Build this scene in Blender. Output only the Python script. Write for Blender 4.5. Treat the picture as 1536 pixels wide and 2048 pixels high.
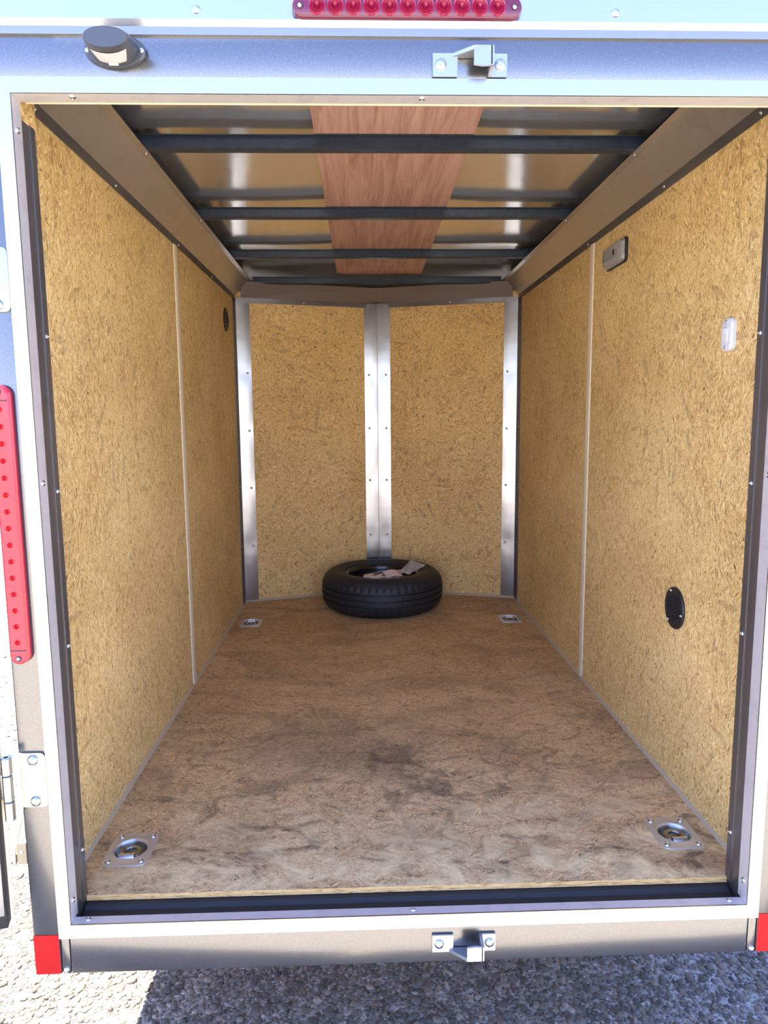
import bpy, bmesh, math, random
import numpy as np
from mathutils import Vector, Matrix

for o in list(bpy.data.objects):
    bpy.data.objects.remove(o, do_unlink=True)
scene = bpy.context.scene
COL = scene.collection
random.seed(7)
rng = np.random.default_rng(11)

# ------------------------------------------------------------------ camera
CAM = (-0.094, -1.3955, 0.9915)
YAW, PITCH, ROLL, FPX = 0.0310, 0.1328, -0.0086, 1422.87
fw = Vector((math.sin(YAW) * math.cos(PITCH), math.cos(YAW) * math.cos(PITCH), -math.sin(PITCH)))
rt0 = Vector((math.cos(YAW), -math.sin(YAW), 0)); up0 = rt0.cross(fw)
rt = math.cos(ROLL) * rt0 + math.sin(ROLL) * up0
up = -math.sin(ROLL) * rt0 + math.cos(ROLL) * up0
cam_data = bpy.data.cameras.new('camera')
cam_data.sensor_fit = 'VERTICAL'; cam_data.sensor_height = 32.0; cam_data.sensor_width = 24.0
cam_data.lens = FPX / 2048 * 32.0
cam_data.clip_start = 0.02; cam_data.clip_end = 500
cam = bpy.data.objects.new('camera', cam_data); COL.objects.link(cam)
cam.matrix_world = Matrix(((rt.x, up.x, -fw.x, CAM[0]), (rt.y, up.y, -fw.y, CAM[1]),
                           (rt.z, up.z, -fw.z, CAM[2]), (0, 0, 0, 1)))
scene.camera = cam

# ------------------------------------------------------------------ light
SUN_DIR = Vector((-0.29, 0.14, 0.92)).normalized()      # towards the sun
world = bpy.data.worlds.new('sky'); scene.world = world
world.use_nodes = True
wn = world.node_tree
sky = wn.nodes.new('ShaderNodeTexSky')
sky.sky_type = 'NISHITA'; sky.sun_disc = False
sky.sun_elevation = math.asin(SUN_DIR.z)
sky.sun_rotation = math.atan2(SUN_DIR.x, SUN_DIR.y)
sky.altitude = 200; sky.air_density = 1.0; sky.dust_density = 0.3; sky.ozone_density = 1.0
bg = wn.nodes['Background']; bg.inputs['Strength'].default_value = 0.235
tint = wn.nodes.new('ShaderNodeMix'); tint.data_type = 'RGBA'; tint.blend_type = 'MULTIPLY'; tint.inputs[0].default_value = 1.0
tint.inputs[7].default_value = (0.93, 0.885, 1.12, 1)
wn.links.new(sky.outputs['Color'], tint.inputs[6]); wn.links.new(tint.outputs[2], bg.inputs['Color'])
sun_data = bpy.data.lights.new('sun', 'SUN'); sun_data.energy = 13.0; sun_data.angle = 0.0093
sun_data.color = (1.0, 0.93, 0.83)
sun = bpy.data.objects.new('sun', sun_data); COL.objects.link(sun)
sun.rotation_euler = SUN_DIR.to_track_quat('Z', 'Y').to_euler()
sun.location = (-4, 0, 6)

vs = scene.view_settings
vs.view_transform = 'Standard'; vs.look = 'None'; vs.gamma = 1.0; vs.use_curve_mapping = False
vs.exposure = 1.83
scene.cycles.adaptive_threshold = 0.08

# ------------------------------------------------------------------ material helpers
MATS = {}
def lin(r, g, b):
    f = lambda c: (c / 255 / 12.92) if c / 255 <= 0.04045 else ((c / 255 + 0.055) / 1.055) ** 2.4
    return (f(r), f(g), f(b), 1)

class NT:
    def __init__(s, name):
        s.m = bpy.data.materials.new(name); s.m.use_nodes = True
        s.t = s.m.node_tree; s.b = s.t.nodes['Principled BSDF']; MATS[name] = s.m
    def n(s, typ, ins=None, **kw):
        nd = s.t.nodes.new(typ)
        for k, v in kw.items(): setattr(nd, k, v)
        for k, v in (ins or {}).items():
            if hasattr(v, 'links') or isinstance(v, bpy.types.NodeSocket): s.t.links.new(v, nd.inputs[k])
            else: nd.inputs[k].default_value = v
        return nd
    def link(s, a, b): s.t.links.new(a, b)
    def set(s, **kw):
        for k, v in kw.items():
            k = k.replace('_', ' ')
            if isinstance(v, bpy.types.NodeSocket): s.t.links.new(v, s.b.inputs[k])
            else: s.b.inputs[k].default_value = v
    def math(s, op, a, b=0.0):
        return s.n('ShaderNodeMath', {0: a, 1: b}, operation=op).outputs[0]
    def mix(s, f, a, b, mode='MIX'):
        nd = s.n('ShaderNodeMix', data_type='RGBA', blend_type=mode)
        for k, v in ((0, f), (6, a), (7, b)):
            if isinstance(v, bpy.types.NodeSocket): s.t.links.new(v, nd.inputs[k])
            else: nd.inputs[k].default_value = v
        return nd.outputs[2]
    def ramp(s, f, stops):
        nd = s.n('ShaderNodeValToRGB', {0: f}); e = nd.color_ramp.elements
        while len(e) < len(stops): e.new(0.5)
        for el, (p, c) in zip(e, stops):
            el.position = p; el.color = c if len(c) == 4 else (*c, 1)
        return nd.outputs[0]
    def uv(s): return s.n('ShaderNodeUVMap').outputs[0]
    def obj(s):
        s.flat = False
        return s.n('ShaderNodeTexCoord').outputs['Object']
    flat = True                 # UV patterns need only two dimensions
    def noise(s, vec, scale, detail=3, rough=0.55, dist=0.0):
        return s.n('ShaderNodeTexNoise', {'Vector': vec, 'Scale': scale, 'Detail': detail, 'Roughness': rough, 'Distortion': dist},
                   noise_dimensions='2D' if s.flat else '3D').outputs[0]
    def mapping(s, vec, sc=(1, 1, 1), loc=(0, 0, 0), rot=(0, 0, 0)):
        return s.n('ShaderNodeMapping', {'Vector': vec, 'Scale': sc, 'Location': loc, 'Rotation': rot}).outputs[0]
    def bump(s, h, strength=0.3, dist=0.002):
        s.link(s.n('ShaderNodeBump', {'Height': h, 'Strength': strength, 'Distance': dist}).outputs[0], s.b.inputs['Normal'])

def plain(name, col, rough=0.5, metal=0.0, coat=0.0, **kw):
    t = NT(name); t.set(Base_Color=col if len(col) == 4 else (*col, 1), Roughness=rough, Metallic=metal, Coat_Weight=coat, **kw)
    return t.m

def osb(name, pale, mid, deep, dark, seed=0.0, floor=False, small=1.0, lean=0.0, spread=2.0):
    """oriented strand board: chips with a random direction per patch"""
    t = NT(name); uv = t.mapping(t.uv(), loc=(seed, seed * 0.7, 0))
    warp = t.n('ShaderNodeTexNoise', {'Vector': uv, 'Scale': 9.0, 'Detail': 1}, noise_dimensions='2D').outputs['Color']
    warp_s = t.n('ShaderNodeSeparateColor', {0: warp}).outputs[2]
    wv = t.n('ShaderNodeVectorMath', {0: warp, 1: (0.014, 0.014, 0)}, operation='MULTIPLY').outputs[0]
    uvw = t.n('ShaderNodeVectorMath', {0: uv, 1: wv}, operation='ADD').outputs[0]
    cols, hs, darks = [], [], []
    for i, (ps, cw, cl) in enumerate(((34, 320, 40), (70, 560, 66))):
        patch = t.n('ShaderNodeTexVoronoi', {'Vector': t.mapping(uvw, loc=(i * 3.1, i * 1.7, 0)), 'Scale': ps * small}, voronoi_dimensions='2D')
        sep = t.n('ShaderNodeSeparateColor', {0: patch.outputs['Color']})
        ang = t.math('ADD', t.math('MULTIPLY', t.math('SUBTRACT', sep.outputs[0], 0.5), spread), lean)
        rv = t.n('ShaderNodeVectorRotate', {'Vector': uvw, 'Angle': ang}, rotation_type='Z_AXIS').outputs[0]
        chip = t.n('ShaderNodeTexVoronoi', {'Vector': t.mapping(rv, sc=(cw * small, cl * small, 1)), 'Scale': 1.0}, voronoi_dimensions='2D')
        cs = t.n('ShaderNodeSeparateColor', {0: chip.outputs['Color']})
        fib = t.noise(t.mapping(rv, sc=(620, 40, 1)), 1.0, 2, 0.65)
        fc = t.math('ADD', t.math('MULTIPLY', t.math('SUBTRACT', fib, 0.5), 2.3), 0.5)
        v = t.math('ADD', t.math('MULTIPLY', cs.outputs[0], 0.38), t.math('MULTIPLY', fc, 0.57))
        cols.append(v); hs.append(fib)
        darks.append(t.math('GREATER_THAN', cs.outputs[1], 0.965 - 0.02 * i))
    sel = t.ramp(warp_s, [(0.42, (0, 0, 0)), (0.6, (1, 1, 1))])
    v = t.mix(sel, cols[0], cols[1])
    big = t.noise(uv, 2.3, 2, 0.6)
    v2 = t.math('ADD', v, t.math('MULTIPLY', t.math('SUBTRACT', big, 0.5), 0.35))
    c = t.ramp(v2, [(0.10, deep), (0.42, mid), (0.78, pale), (0.95, tuple(min(1, x * 1.10) for x in pale[:3]))])
    # odd large strands, greyer or darker than the rest
    pl = t.n('ShaderNodeTexVoronoi', {'Vector': t.mapping(uvw, loc=(7.7, 3.3, 0)), 'Scale': 11.0}, voronoi_dimensions='2D')
    pa = t.math('MULTIPLY', t.n('ShaderNodeSeparateColor', {0: pl.outputs['Color']}).outputs[0], 3.1416)
    rl = t.n('ShaderNodeVectorRotate', {'Vector': uvw, 'Angle': pa}, rotation_type='Z_AXIS').outputs[0]
    big_chip = t.n('ShaderNodeTexVoronoi', {'Vector': t.mapping(rl, sc=(75, 16, 1)), 'Scale': 1.0}, voronoi_dimensions='2D')
    bc = t.n('ShaderNodeSeparateColor', {0: big_chip.outputs['Color']})
    odd = t.math('MULTIPLY', t.math('GREATER_THAN', bc.outputs[1], 0.93), t.ramp(hs[1], [(0.35, (0.1, 0.1, 0.1)), (0.65, (1, 1, 1))]))
    c = t.mix(t.math('MULTIPLY', odd, 0.55), c, t.mix(t.math('GREATER_THAN', bc.outputs[2], 0.45), deep, lin(132, 112, 84)))
    fn = t.noise(uv, 45, 1)
    fleck = t.math('MULTIPLY', darks[0], t.math('GREATER_THAN', fn, 0.56))
    c = t.mix(t.math('MULTIPLY', fleck, 0.75), c, dark)
    fleck2 = t.math('MULTIPLY', darks[1], t.math('LESS_THAN', fn, 0.5))
    c = t.mix(t.math('MULTIPLY', fleck2, 0.6), c, dark)
    knot = t.math('GREATER_THAN', t.noise(t.mapping(uvw, sc=(60, 40, 1)), 1.0, 2, 0.6), 0.745)
    c = t.mix(t.math('MULTIPLY', knot, 0.8), c, dark)
    # short dark slits between chips
    slit = t.noise(t.mapping(uvw, sc=(420, 95, 1)), 1.0, 2, 0.6)
    slit2 = t.noise(t.mapping(uvw, sc=(95, 420, 1)), 1.0, 2, 0.6)
    sl = t.math('MAXIMUM', t.ramp(slit, [(0.62, (0, 0, 0)), (0.70, (1, 1, 1))]), t.ramp(slit2, [(0.63, (0, 0, 0)), (0.71, (1, 1, 1))]))
    c = t.mix(t.math('MULTIPLY', sl, 0.68), c, tuple(x * 0.55 for x in deep[:3]) + (1,))
    if floor:
        # tyre and foot dirt: grey film, dark scuffs; sky light by the door painted in as paler patches
        uvn = t.n('ShaderNodeSeparateXYZ', {0: t.uv()})
        dirt = t.ramp(t.noise(t.mapping(uv, sc=(1.0, 1.9, 1)), 3.2, 4, 0.62, 0.6), [(0.44, (0, 0, 0)), (0.68, (1, 1, 1))])
        c = t.mix(t.math('MULTIPLY', dirt, 0.42), c, lin(120, 98, 72))
        scuff = t.ramp(t.noise(t.mapping(uv, sc=(1.0, 1.6, 1), loc=(2.2, 4.4, 0)), 6.5, 5, 0.68, 1.2), [(0.54, (0, 0, 0)), (0.70, (1, 1, 1))])
        near = t.ramp(uvn.outputs[1], [(0.0, (1, 1, 1)), (0.75, (0.55, 0.55, 0.55)), (1.0, (0.1, 0.1, 0.1))])
        c = t.mix(t.math('MULTIPLY', t.math('MULTIPLY', scuff, near), 0.80), c, lin(70, 58, 44))
        wob = t.n('ShaderNodeTexNoise', {'Vector': t.uv(), 'Scale': 7.0, 'Detail': 4, 'Roughness': 0.65}, noise_dimensions='2D').outputs['Color']
        wob2 = t.n('ShaderNodeVectorMath', {0: t.n('ShaderNodeVectorMath', {0: wob, 1: (0.5, 0.5, 0.5)}, operation='SUBTRACT').outputs[0], 1: (0.42, 0.42, 0)}, operation='MULTIPLY').outputs[0]
        pos = t.n('ShaderNodeVectorMath', {0: t.uv(), 1: wob2}, operation='ADD').outputs[0]
        for (bx, by, rx, ry, k) in ((0.0, 0.58, 0.10, 0.11, 0.72), (0.06, 0.42, 0.06, 0.12, 0.75), (-0.20, 0.66, 0.42, 0.22, 0.40), (0.16, 0.30, 0.10, 0.06, 0.5), (-0.35, 0.42, 0.14, 0.07, 0.35), (0.36, 0.62, 0.16, 0.10, 0.3)):
            q = t.mapping(pos, sc=(1 / rx, 1 / ry, 1), loc=(-bx / rx, -by / ry, 0))
            ln_ = t.n('ShaderNodeVectorMath', {0: q}, operation='LENGTH').outputs['Value']
            c = t.mix(t.math('MULTIPLY', t.ramp(ln_, [(0.35, (1, 1, 1)), (1.0, (0, 0, 0))]), k * 0.8), c, lin(74, 62, 48))
        pal = t.ramp(t.noise(t.mapping(uv, sc=(1, 1.5, 1), loc=(9, 1, 0)), 9, 3, 0.62, 0.5), [(0.42, (0, 0, 0)), (0.72, (1, 1, 1))])
        door = t.ramp(uvn.outputs[1], [(0.05, (1, 1, 1)), (0.55, (0, 0, 0))])
        c = t.mix(t.math('MULTIPLY', t.math('MULTIPLY', pal, door), 0.75), c, lin(242, 216, 160))  # pale patches stand in for sky light on the near boards
    t.set(Base_Color=c, Roughness=0.62 if not floor else 0.7, Specular_IOR_Level=0.35)
    t.bump(t.noise(t.mapping(t.uv(), sc=(330, 90, 1) if not floor else (90, 330, 1)), 1.0, 1), 0.22, 0.0012)
    return t.m

osb('osb_wall', lin(244, 218, 158), lin(214, 180, 116), lin(150, 108, 56), lin(70, 48, 30), spread=1.7)
osb('osb_front', lin(250, 218, 152), lin(222, 182, 114), lin(158, 114, 60), lin(60, 42, 28), seed=4.3, spread=2.9)
osb('osb_floor', lin(236, 204, 150), lin(204, 166, 116), lin(140, 98, 60), lin(60, 42, 28), seed=8.1, floor=True, lean=1.57, spread=2.2)

def edge_mat():
    t = NT('osb_edge')
    n = t.noise(t.mapping(t.uv(), sc=(30, 300, 1)), 1.0, 4, 0.7)
    t.set(Base_Color=t.ramp(n, [(0.3, lin(160, 108, 56)), (0.5, lin(236, 186, 116)), (0.8, lin(246, 208, 150))]), Roughness=0.8)
    t.bump(n, 0.5, 0.002); return t.m
edge_mat()

def metal_mat(name, col, rough, brushed=(300, 4, 1), amount=0.08, bump=0.0, metal=1.0, dirt=0.0):
    t = NT(name)
    n = t.noise(t.mapping(t.uv(), sc=brushed), 1.0, 1, 0.6)
    big = t.noise(t.uv(), 6, 1, 0.6)
    r = t.math('ADD', rough - amount * 0.5, t.math('ADD', t.math('MULTIPLY', n, amount * 0.6), t.math('MULTIPLY', big, amount * 0.4)))
    c = t.mix(t.math('MULTIPLY', n, 0.25), (*col, 1), tuple(x * 0.8 for x in col) + (1,))
    if dirt:
        d = t.ramp(t.noise(t.uv(), 14, 3, 0.7), [(0.52, (0, 0, 0)), (0.72, (1, 1, 1))])
        c = t.mix(t.math('MULTIPLY', d, dirt), c, lin(70, 60, 50))
    t.set(Base_Color=c, Metallic=metal, Roughness=r)
    if bump:
        t.bump(t.noise(t.uv(), 5, 2), bump, 0.01)
    return t.m
metal_mat('bright_aluminium', (0.55, 0.545, 0.545), 0.30, (4, 300, 1), 0.06)
metal_mat('bright_aluminium_upright', (0.55, 0.545, 0.545), 0.30, (300, 4, 1), 0.06)
metal_mat('sill_aluminium', (0.72, 0.70, 0.71), 0.42, (4, 200, 1), 0.1, metal=0.55, dirt=0.15)
metal_mat('cove_metal', (0.56, 0.55, 0.545), 0.32, (4, 200, 1), 0.1, metal=0.88, dirt=0.12)
metal_mat('post_metal', (0.34, 0.34, 0.345), 0.22, (350, 4, 1), 0.06, bump=0.12)
metal_mat('header_metal', (0.42, 0.41, 0.40), 0.30, (4, 200, 1), 0.08, metal=0.95)
metal_mat('roof_metal', (0.80, 0.81, 0.84), 0.14, (4, 40, 1), 0.08, bump=0.10, metal=0.88)
metal_mat('jamb_steel', (0.20, 0.19, 0.19), 0.35, (300, 5, 1), 0.1, metal=0.8, dirt=0.1)
metal_mat('rail_grey', (0.34, 0.335, 0.33), 0.40, (4, 200, 1), 0.08)
metal_mat('zinc', (0.38, 0.38, 0.345), 0.30, (60, 60, 1), 0.15)
metal_mat('clip_zinc', (0.72, 0.72, 0.72), 0.25, (60, 60, 1), 0.1)
metal_mat('cast_zinc', (0.44, 0.45, 0.47), 0.40, (200, 200, 1), 0.15)
metal_mat('screw_zinc', (0.62, 0.64, 0.67), 0.22, (60, 60, 1), 0.05)
metal_mat('galvanised', (0.66, 0.65, 0.62), 0.36, (40, 40, 1), 0.12, metal=0.75)

def paint():
    t = NT('grey_metallic_paint')
    fl = t.n('ShaderNodeTexVoronoi', {'Vector': t.uv(), 'Scale': 900.0}, voronoi_dimensions='2D').outputs['Color']
    sp = t.n('ShaderNodeSeparateColor', {0: fl}).outputs[0]
    c = t.ramp(sp, [(0.0, (0.185, 0.18, 0.172)), (0.85, (0.20, 0.196, 0.188)), (1.0, (0.26, 0.256, 0.248))])
    t.set(Base_Color=c, Metallic=0.9, Roughness=0.26, Coat_Weight=0.6, Coat_Roughness=0.10)
    return t.m
paint()

def bow_mat():
    t = NT('navy_steel')
    n = t.noise(t.obj(), 60, 4)
    t.set(Base_Color=t.ramp(n, [(0.3, (0.014, 0.023, 0.037)), (0.7, (0.026, 0.040, 0.060))]), Roughness=0.42, Metallic=0.2)
    return t.m
bow_mat()

def luan():
    t = NT('luan_plywood')
    uv = t.uv()
    g = t.noise(t.mapping(uv, sc=(45, 2.2, 1)), 1.0, 5, 0.6, 0.6)
    f = t.noise(t.mapping(uv, sc=(400, 14, 1)), 1.0, 3, 0.6)
    v = t.math('ADD', t.math('MULTIPLY', g, 0.7), t.math('MULTIPLY', f, 0.3))
    c = t.ramp(v, [(0.3, lin(146, 106, 92)), (0.5, lin(180, 140, 124)), (0.72, lin(198, 162, 144))])
    t.set(Base_Color=c, Roughness=0.6); t.bump(f, 0.15, 0.001); return t.m
luan()

plain('caulk', lin(178, 162, 134), 0.7)
plain('seam_plastic', lin(214, 200, 172), 0.45)
plain('black_plastic', (0.012, 0.013, 0.015), 0.38)
plain('dark_slot', (0.003, 0.003, 0.003), 0.9)
plain('white_plastic', lin(206, 207, 211), 0.35)
plain('rubber_seal', (0.014, 0.014, 0.015), 0.65)
plain('black_rim', (0.008, 0.009, 0.011), 0.25, coat=0.3)
plain('red_tape', lin(176, 20, 22), 0.55, Specular_IOR_Level=0.2)
plain('dark_steel', (0.03, 0.03, 0.032), 0.6)  # plain dark steel of the header beam and cross member
plain('cream_edge', lin(246, 228, 196), 0.4)
plain('outer_skin', (0.16, 0.155, 0.15), 0.35, 0.6)

def red_lens(name, col, rough, tr):
    t = NT(name)
    t.set(Base_Color=col, Roughness=rough, Coat_Weight=0.5, Coat_Roughness=0.05, Transmission_Weight=tr, IOR=1.49)
    return t.m
red_lens('red_lens', (0.11, 0.006, 0.03, 1), 0.16, 0.0)
red_lens('red_lens_bright', (0.50, 0.010, 0.030, 1), 0.22, 0.0)
red_lens('red_clear', (0.65, 0.03, 0.10, 1), 0.04, 0.85)
plain('lamp_board', (0.06, 0.012, 0.03), 0.5)
plain('red_optic', (0.27, 0.008, 0.04), 0.16, coat=0.8)
plain('optic_pale', (0.72, 0.05, 0.06), 0.2, coat=0.5)
plain('lens_grey', lin(176, 174, 168), 0.2)
plain('hood_plastic', (0.035, 0.038, 0.044), 0.42, Specular_IOR_Level=0.9)  # black plastic lifted slightly blue, lens haze put into the base colour

def clear(name, col, rough, tr, alpha=1.0):
    t = NT(name); t.set(Base_Color=col, Roughness=rough, Transmission_Weight=tr, IOR=1.45, Alpha=alpha); return t.m
clear('frosted_lens', (0.70, 0.69, 0.67, 1), 0.12, 0.85)
clear('clear_lens', (0.9, 0.9, 0.86, 1), 0.12, 0.6)
def poly():
    t = NT('clear_polythene')
    tr = t.n('ShaderNodeBsdfTransparent', {0: (0.93, 0.93, 0.95, 1)})
    gl = t.n('ShaderNodeBsdfGlossy', {0: (0.9, 0.92, 0.95, 1), 1: 0.12})
    fr = t.n('ShaderNodeMixShader', {0: 0.22, 1: tr.outputs[0], 2: gl.outputs[0]})
    df = t.n('ShaderNodeBsdfDiffuse', {0: (0.75, 0.75, 0.78, 1)})
    m2 = t.n('ShaderNodeMixShader', {0: 0.22, 1: fr.outputs[0], 2: df.outputs[0]})
    t.link(m2.outputs[0], t.t.nodes['Material Output'].inputs[0]); return t.m
poly()

def rubber():
    t = NT('tyre_rubber')
    n = t.noise(t.obj(), 90, 4)
    t.set(Base_Color=t.ramp(n, [(0.3, (0.007, 0.009, 0.012)), (0.7, (0.014, 0.017, 0.022))]), Roughness=0.55)
    t.bump(n, 0.1, 0.001); return t.m
rubber()

def paper():
    t = NT('printed_paper')
    uv = t.uv()
    n = t.n('ShaderNodeTexVoronoi', {'Vector': t.mapping(uv, sc=(38, 60, 1)), 'Scale': 1.0}, distance='MANHATTAN').outputs['Color']
    s = t.n('ShaderNodeSeparateColor', {0: n}).outputs[0]
    patch = t.math('GREATER_THAN', t.noise(uv, 24, 2), 0.47)
    k = t.math('MULTIPLY', t.math('GREATER_THAN', s, 0.5), patch)
    t.set(Base_Color=t.mix(k, lin(238, 224, 218), lin(58, 56, 60)), Roughness=0.55); return t.m
paper()
plain('pink_paper', lin(240, 224, 216), 0.6)

def asphalt():
    t = NT('asphalt')
    o = t.obj()
    v = t.n('ShaderNodeTexVoronoi', {'Vector': o, 'Scale': 130.0})
    s = t.n('ShaderNodeSeparateColor', {0: v.outputs['Color']})
    n = t.noise(o, 7, 5, 0.6)
    c = t.ramp(s.outputs[0], [(0.0, (0.15, 0.14, 0.125)), (0.5, (0.28, 0.262, 0.235)), (0.9, (0.40, 0.37, 0.325)), (1.0, (0.5, 0.47, 0.42))])
    c = t.mix(t.math('MULTIPLY', n, 0.35), c, (0.25, 0.23, 0.20, 1))
    t.set(Base_Color=c, Roughness=0.9, Specular_IOR_Level=0.2)
    h = t.math('SUBTRACT', 1.0, v.outputs['Distance'])
    t.bump(h, 0.8, 0.006); return t.m
asphalt()
def stones():
    t = NT('asphalt_stones')
    a = t.n('ShaderNodeAttribute', attribute_name='shade').outputs['Fac']
    n = t.noise(t.obj(), 300, 3)
    c = t.ramp(a, [(0.0, (0.046, 0.040, 0.033)), (0.35, (0.105, 0.090, 0.072)), (0.6, (0.17, 0.14, 0.105)), (0.85, (0.24, 0.205, 0.16)), (1.0, (0.46, 0.40, 0.33))])
    c = t.mix(t.math('MULTIPLY', n, 0.3), c, (0.12, 0.115, 0.11, 1))
    t.set(Base_Color=c, Roughness=0.85, Specular_IOR_Level=0.25); return t.m
stones()

# ------------------------------------------------------------------ mesh helpers
class B:
    """collects shapes in one bmesh"""
    def __init__(s): s.bm = bmesh.new()
    def _v(s, pts): return [s.bm.verts.new(p) for p in pts]
    def face(s, pts):
        return s.bm.faces.new(s._v(pts))
    def box(s, x0, x1, y0, y1, z0, z1, bevel=0.0, seg=2):
        v = s._v([(x, y, z) for x in (x0, x1) for y in (y0, y1) for z in (z0, z1)])
        fs = [s.bm.faces.new([v[i] for i in q]) for q in
              ((0, 1, 3, 2), (4, 6, 7, 5), (0, 4, 5, 1), (2, 3, 7, 6), (0, 2, 6, 4), (1, 5, 7, 3))]
        if bevel:
            es = list({e for f in fs for e in f.edges})
            bmesh.ops.bevel(s.bm, geom=es, offset=bevel, segments=seg, profile=0.5, affect='EDGES')
        return s
    def prism(s, poly, fn, a0, a1):
        """poly: 2-D outline, fn(u, v, a) -> point; closed solid between a0 and a1"""
        lo = s._v([fn(u, v, a0) for u, v in poly]); hi = s._v([fn(u, v, a1) for u, v in poly])
        n = len(poly)
        s.bm.faces.new(lo[::-1]); s.bm.faces.new(hi)
        for i in range(n): s.bm.faces.new((lo[i], lo[(i + 1) % n], hi[(i + 1) % n], hi[i]))
        return s
    def rings(s, rings, cap0=True, cap1=True, closed=True):
        R = [s._v(r) for r in rings]; n = len(R[0])
        for a, b in zip(R[:-1], R[1:]):
            for i in range(n if closed else n - 1):
                s.bm.faces.new((a[i], a[(i + 1) % n], b[(i + 1) % n], b[i]))
        if cap0: s.bm.faces.new(R[0][::-1])
        if cap1: s.bm.faces.new(R[-1])
        return s
    def lathe(s, prof, n=32, c=(0, 0, 0), axis='Z', cap0=False, cap1=False):
        def P(r, h, a):
            u, w = r * math.cos(a), r * math.sin(a)
            return {'Z': (c[0] + u, c[1] + w, c[2] + h), 'Y': (c[0] + u, c[1] + h, c[2] + w), 'X': (c[0] + h, c[1] + u, c[2] + w)}[axis]
        return s.rings([[P(r, h, 2 * math.pi * i / n) for i in range(n)] for r, h in prof], cap0, cap1)
    def torus(s, c, R, r, n=32, k=10, flat=1.0, axis='Z'):
        rr = []
        for i in range(n):
            a = 2 * math.pi * i / n; row = []
            for j in range(k):
                b = 2 * math.pi * j / k
                q = R + r * math.cos(b); h = r * flat * math.sin(b)
                row.append((c[0] + q * math.cos(a), c[1] + q * math.sin(a), c[2] + h))
            rr.append(row)
        rr.append(rr[0])
        V = [s._v(r_) for r_ in rr[:-1]]; V.append(V[0])
        for a, b in zip(V[:-1], V[1:]):
            for j in range(k): s.bm.faces.new((a[j], b[j], b[(j + 1) % k], a[(j + 1) % k]))
        return s
    def tube(s, pts, r, k=10):
        pts = [Vector(p) for p in pts]; rr = []
        for i, p in enumerate(pts):
            d = (pts[min(i + 1, len(pts) - 1)] - pts[max(i - 1, 0)]).normalized()
            q = d.to_track_quat('Z', 'Y')
            rr.append([tuple(p + q @ Vector((r * math.cos(2 * math.pi * j / k), r * math.sin(2 * math.pi * j / k), 0))) for j in range(k)])
        return s.rings(rr)
    def mesh(s, name, smooth=None):
        bm = s.bm
        bmesh.ops.remove_doubles(bm, verts=bm.verts, dist=1e-7)
        bmesh.ops.recalc_face_normals(bm, faces=bm.faces)
        uvl = bm.loops.layers.uv.new('UVMap')
        for f in bm.faces:
            n = f.normal; ax = max(range(3), key=lambda i: abs(n[i]))
            for l in f.loops:
                c = l.vert.co
                l[uvl].uv = ((c.y, c.z), (c.x, c.z), (c.x, c.y))[ax]
        me = bpy.data.meshes.new(name); bm.to_mesh(me); bm.free()
        if smooth is not None:
            me.polygons.foreach_set('use_smooth', [True] * len(me.polygons))
            me.set_sharp_from_angle(angle=math.radians(smooth))
        return me

def link(name, me, mat, parent=None, label=None):
    o = bpy.data.objects.new(name, me); COL.objects.link(o)
    if not me.materials: me.materials.append(MATS[mat])
    if parent is not None: o.parent = parent
    if label: o['label'] = label
    return o
def obj(name, b, mat, parent=None, smooth=None, label=None):
    return link(name, b.mesh(name, smooth), mat, parent, label)
def tag(o, label, cat, group=None, kind=None):
    o['label'] = label; o['category'] = cat
    if group: o['group'] = group
    if kind: o['kind'] = kind
    return o
def empty(name, label, cat, loc=(0, 0, 0), group=None, kind=None):
    o = bpy.data.objects.new(name, None); COL.objects.link(o); o.location = loc; o.empty_display_size = 0.05
    return tag(o, label, cat, group, kind)
def copy_tree(o, parent=None):
    c = o.copy(); COL.objects.link(c); c.parent = parent
    for ch in list(o.children): copy_tree(ch, c)
    return c

# one screw-head mesh, dome with a driver recess, unit radius, +Z out
def screw_mesh():
    b = B()
    b.lathe([(1.0, -0.05), (1.0, 0.10), (0.86, 0.34), (0.60, 0.50), (0.36, 0.56), (0.26, 0.36), (0.02, 0.30)], 14, cap1=True, cap0=True)
    me = b.mesh('screw_head', 40); me.materials.append(MATS['screw_zinc']); return me
SCREW = screw_mesh()
def screw(parent, loc, nrm, r=0.005, name='screw'):
    o = bpy.data.objects.new(name, SCREW); COL.objects.link(o)
    o.parent = parent
    base = parent.matrix_world.translation if parent else Vector((0, 0, 0))
    o.location = Vector(loc); o.scale = (r, r, r)
    o.rotation_mode = 'QUATERNION'; o.rotation_quaternion = Vector(nrm).to_track_quat('Z', 'Y')
    return o

GZ = -0.455            # the ground
W = 0.735              # half the room's width
YR = -0.079            # rear face of the trailer
Wo, Wf = 0.684, 0.709  # opening, outer edge of the aluminium angle
ZS, ZF = -0.006, -0.035
ZT, ZTF = 1.544, 1.570

def apex(x): return 2.62 - abs(x) * (2.62 - 2.40) / 0.735        # the shallow V of the front wall

# ------------------------------------------------------------------ ground
g = B(); g.face([(-60, -60, GZ), (60, -60, GZ), (60, 60, GZ), (-60, 60, GZ)])
tag(obj('ground', g, 'asphalt'), 'sunlit coarse grey asphalt under and around the trailer', 'ground', kind='structure')

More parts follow.
